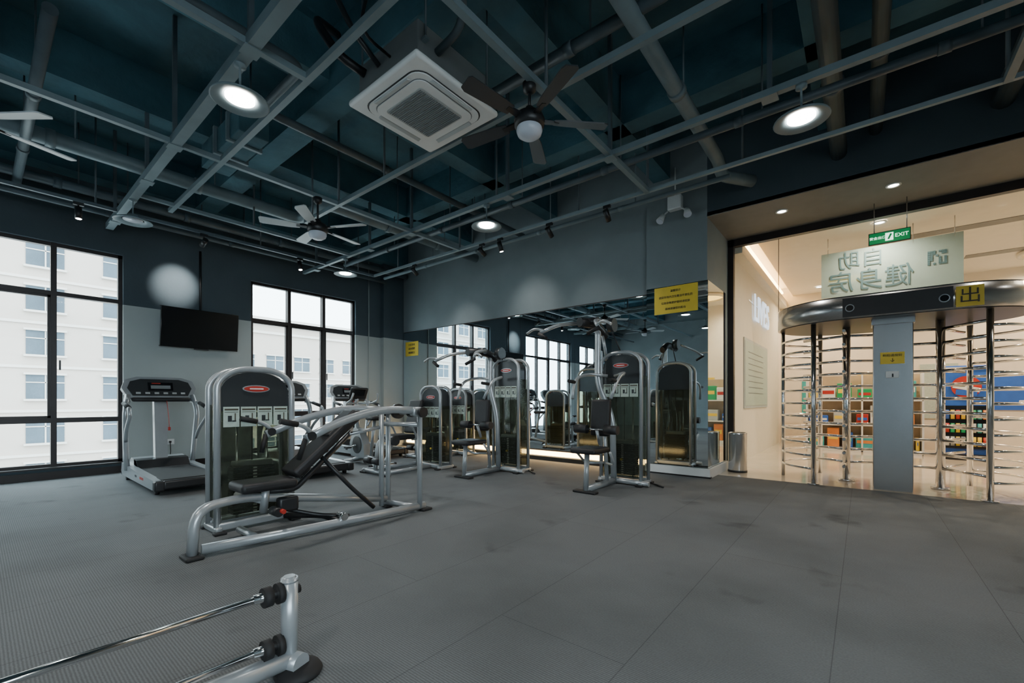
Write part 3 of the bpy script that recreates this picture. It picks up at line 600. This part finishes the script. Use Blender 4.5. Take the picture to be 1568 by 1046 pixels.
b=B('drinks_cooler'); b.bx((1.15,11.6,.05),(1.85,12.2,1.75),'blue',bev=.02); b.bx((1.2,11.58,.2),(1.8,11.6,1.0),'screen'); b.bx((1.2,11.57,1.68),(1.8,11.6,1.72),'white')
for i in range(3):
    for j in range(8): b.cyl((1.25+j*.07,11.56,.25+i*.25),(1.25+j*.07,11.56,.42+i*.25),.028,random.choice(ks),seg=10)
b.cyl((1.5,11.58,1.35),(1.5,11.565,1.35),.2,'red',seg=28); b.box((1.5,11.56,1.33),(.36,.006,.08),'white',rot=(0,.25,0)); b.box((1.5,11.562,1.24),(.28,.006,.10),'blue',rot=(0,.1,0)); b.box((1.5,11.59,.05),(.6,.4,.1),'black'); b.done()
b=B('reception_counter'); b.bx((2.1,10.4,0),(4.6,11.0,1.05),'wood',bev=.01); b.bx((2.05,10.35,1.05),(4.65,11.05,1.1),'white',bev=.01)
for i,k in enumerate(('teal','orange','wood','yellow','blue')): b.bx((2.2+i*.45,10.385,.25),(2.5+i*.45,10.4,.8),k)
b.done()
b=B('colour_wall_panel')
for i,k in enumerate(('teal','yellow','card','blue','orange','teal')): b.bx((-1.2+i*1.1,13.27,.7+.2*(i%2)),(-.6+i*1.1,13.3,1.6+.15*(i%3)),k)
b.done()
for x,y in((0.2,8.6),(2.6,8.6),(.2,10.6),(2.6,10.6),(-.8,12.6),(2.6,12.7),(4.8,10)):
    b=B('recessed_downlight'); b.lathe([(.09,0),(.09,-.01),(.065,-.012),(.06,0)],(0,0,0),'white'); b.lathe([(.06,-.002),(0,-.002)],(0,0,0),'lamp2'); o=b.done((x,y,3.79)); light('SPOT','downlight_beam',(x,y,3.76),210,(1,.82,.60),(x,y,0),.06,165,.8,o)  # downlights added to illuminate the lobby, standing in for its cove lighting
# ------------------------------------------------------------------ outside
def block(name,x,y0,y1,z0,z1,fl,dy,off):
    b=B(name); b.bx((x-12,y0,z0),(x,y1,z1),'facade'); b.bx((x-12.3,y0-.3,z1),(x+.5,y1+.3,z1+.9),'facade2'); b.bx((x,y0,z1-1.1),(x+.25,y1,z1-.8),'facade2')
    z=z0+off
    while z<z1-2.4:
        b.bx((x,y0,z-1.0),(x+.12,y1,z-.8),'facade2')
        y=y0+1.2
        while y<y1-2.4:
            b.bx((x-.1,y,z),(x+.05,y+2.0,z+1.8),'fglass')
            b.bx((x,y-.12,z-.15),(x+.3,y+2.12,z),'facade2'); b.bx((x+.02,y+.96,z),(x+.1,y+1.04,z+1.8),'facade2'); b.bx((x+.02,y,z+1.2),(x+.1,y+2.0,z+1.27),'facade2')
            b.bx((x,y-.12,z+1.8),(x+.25,y+2.12,z+1.95),'facade2')
            y+=dy
        z+=fl
    b.done()
block('neighbour_building',-48,-45,13,-10,17.5,3.3,4.2,1.3)
block('neighbour_building',-58,15,70,-10,10.5,3.4,3.4,1.3)
b=B('outdoor_ground'); b.bx((-120,-90,-10.2),(100,110,-10),'outg'); b.done()
W=bpy.data.worlds.new('World'); S.world=W; W.use_nodes=True; bg=W.node_tree.nodes['Background']; bg.inputs[0].default_value=(.76,.91,1,1); bg.inputs[1].default_value=12.0
# camera
cam=bpy.data.cameras.new('camera'); co=bpy.data.objects.new('camera',cam); COL.objects.link(co); S.camera=co
co.location=(0,0,1.1); co.rotation_euler=(math.pi/2,0,math.radians(38.9)); cam.sensor_width=36; cam.lens=665/1568*36; cam.shift_y=90/1568; cam.clip_start=.05; cam.clip_end=500
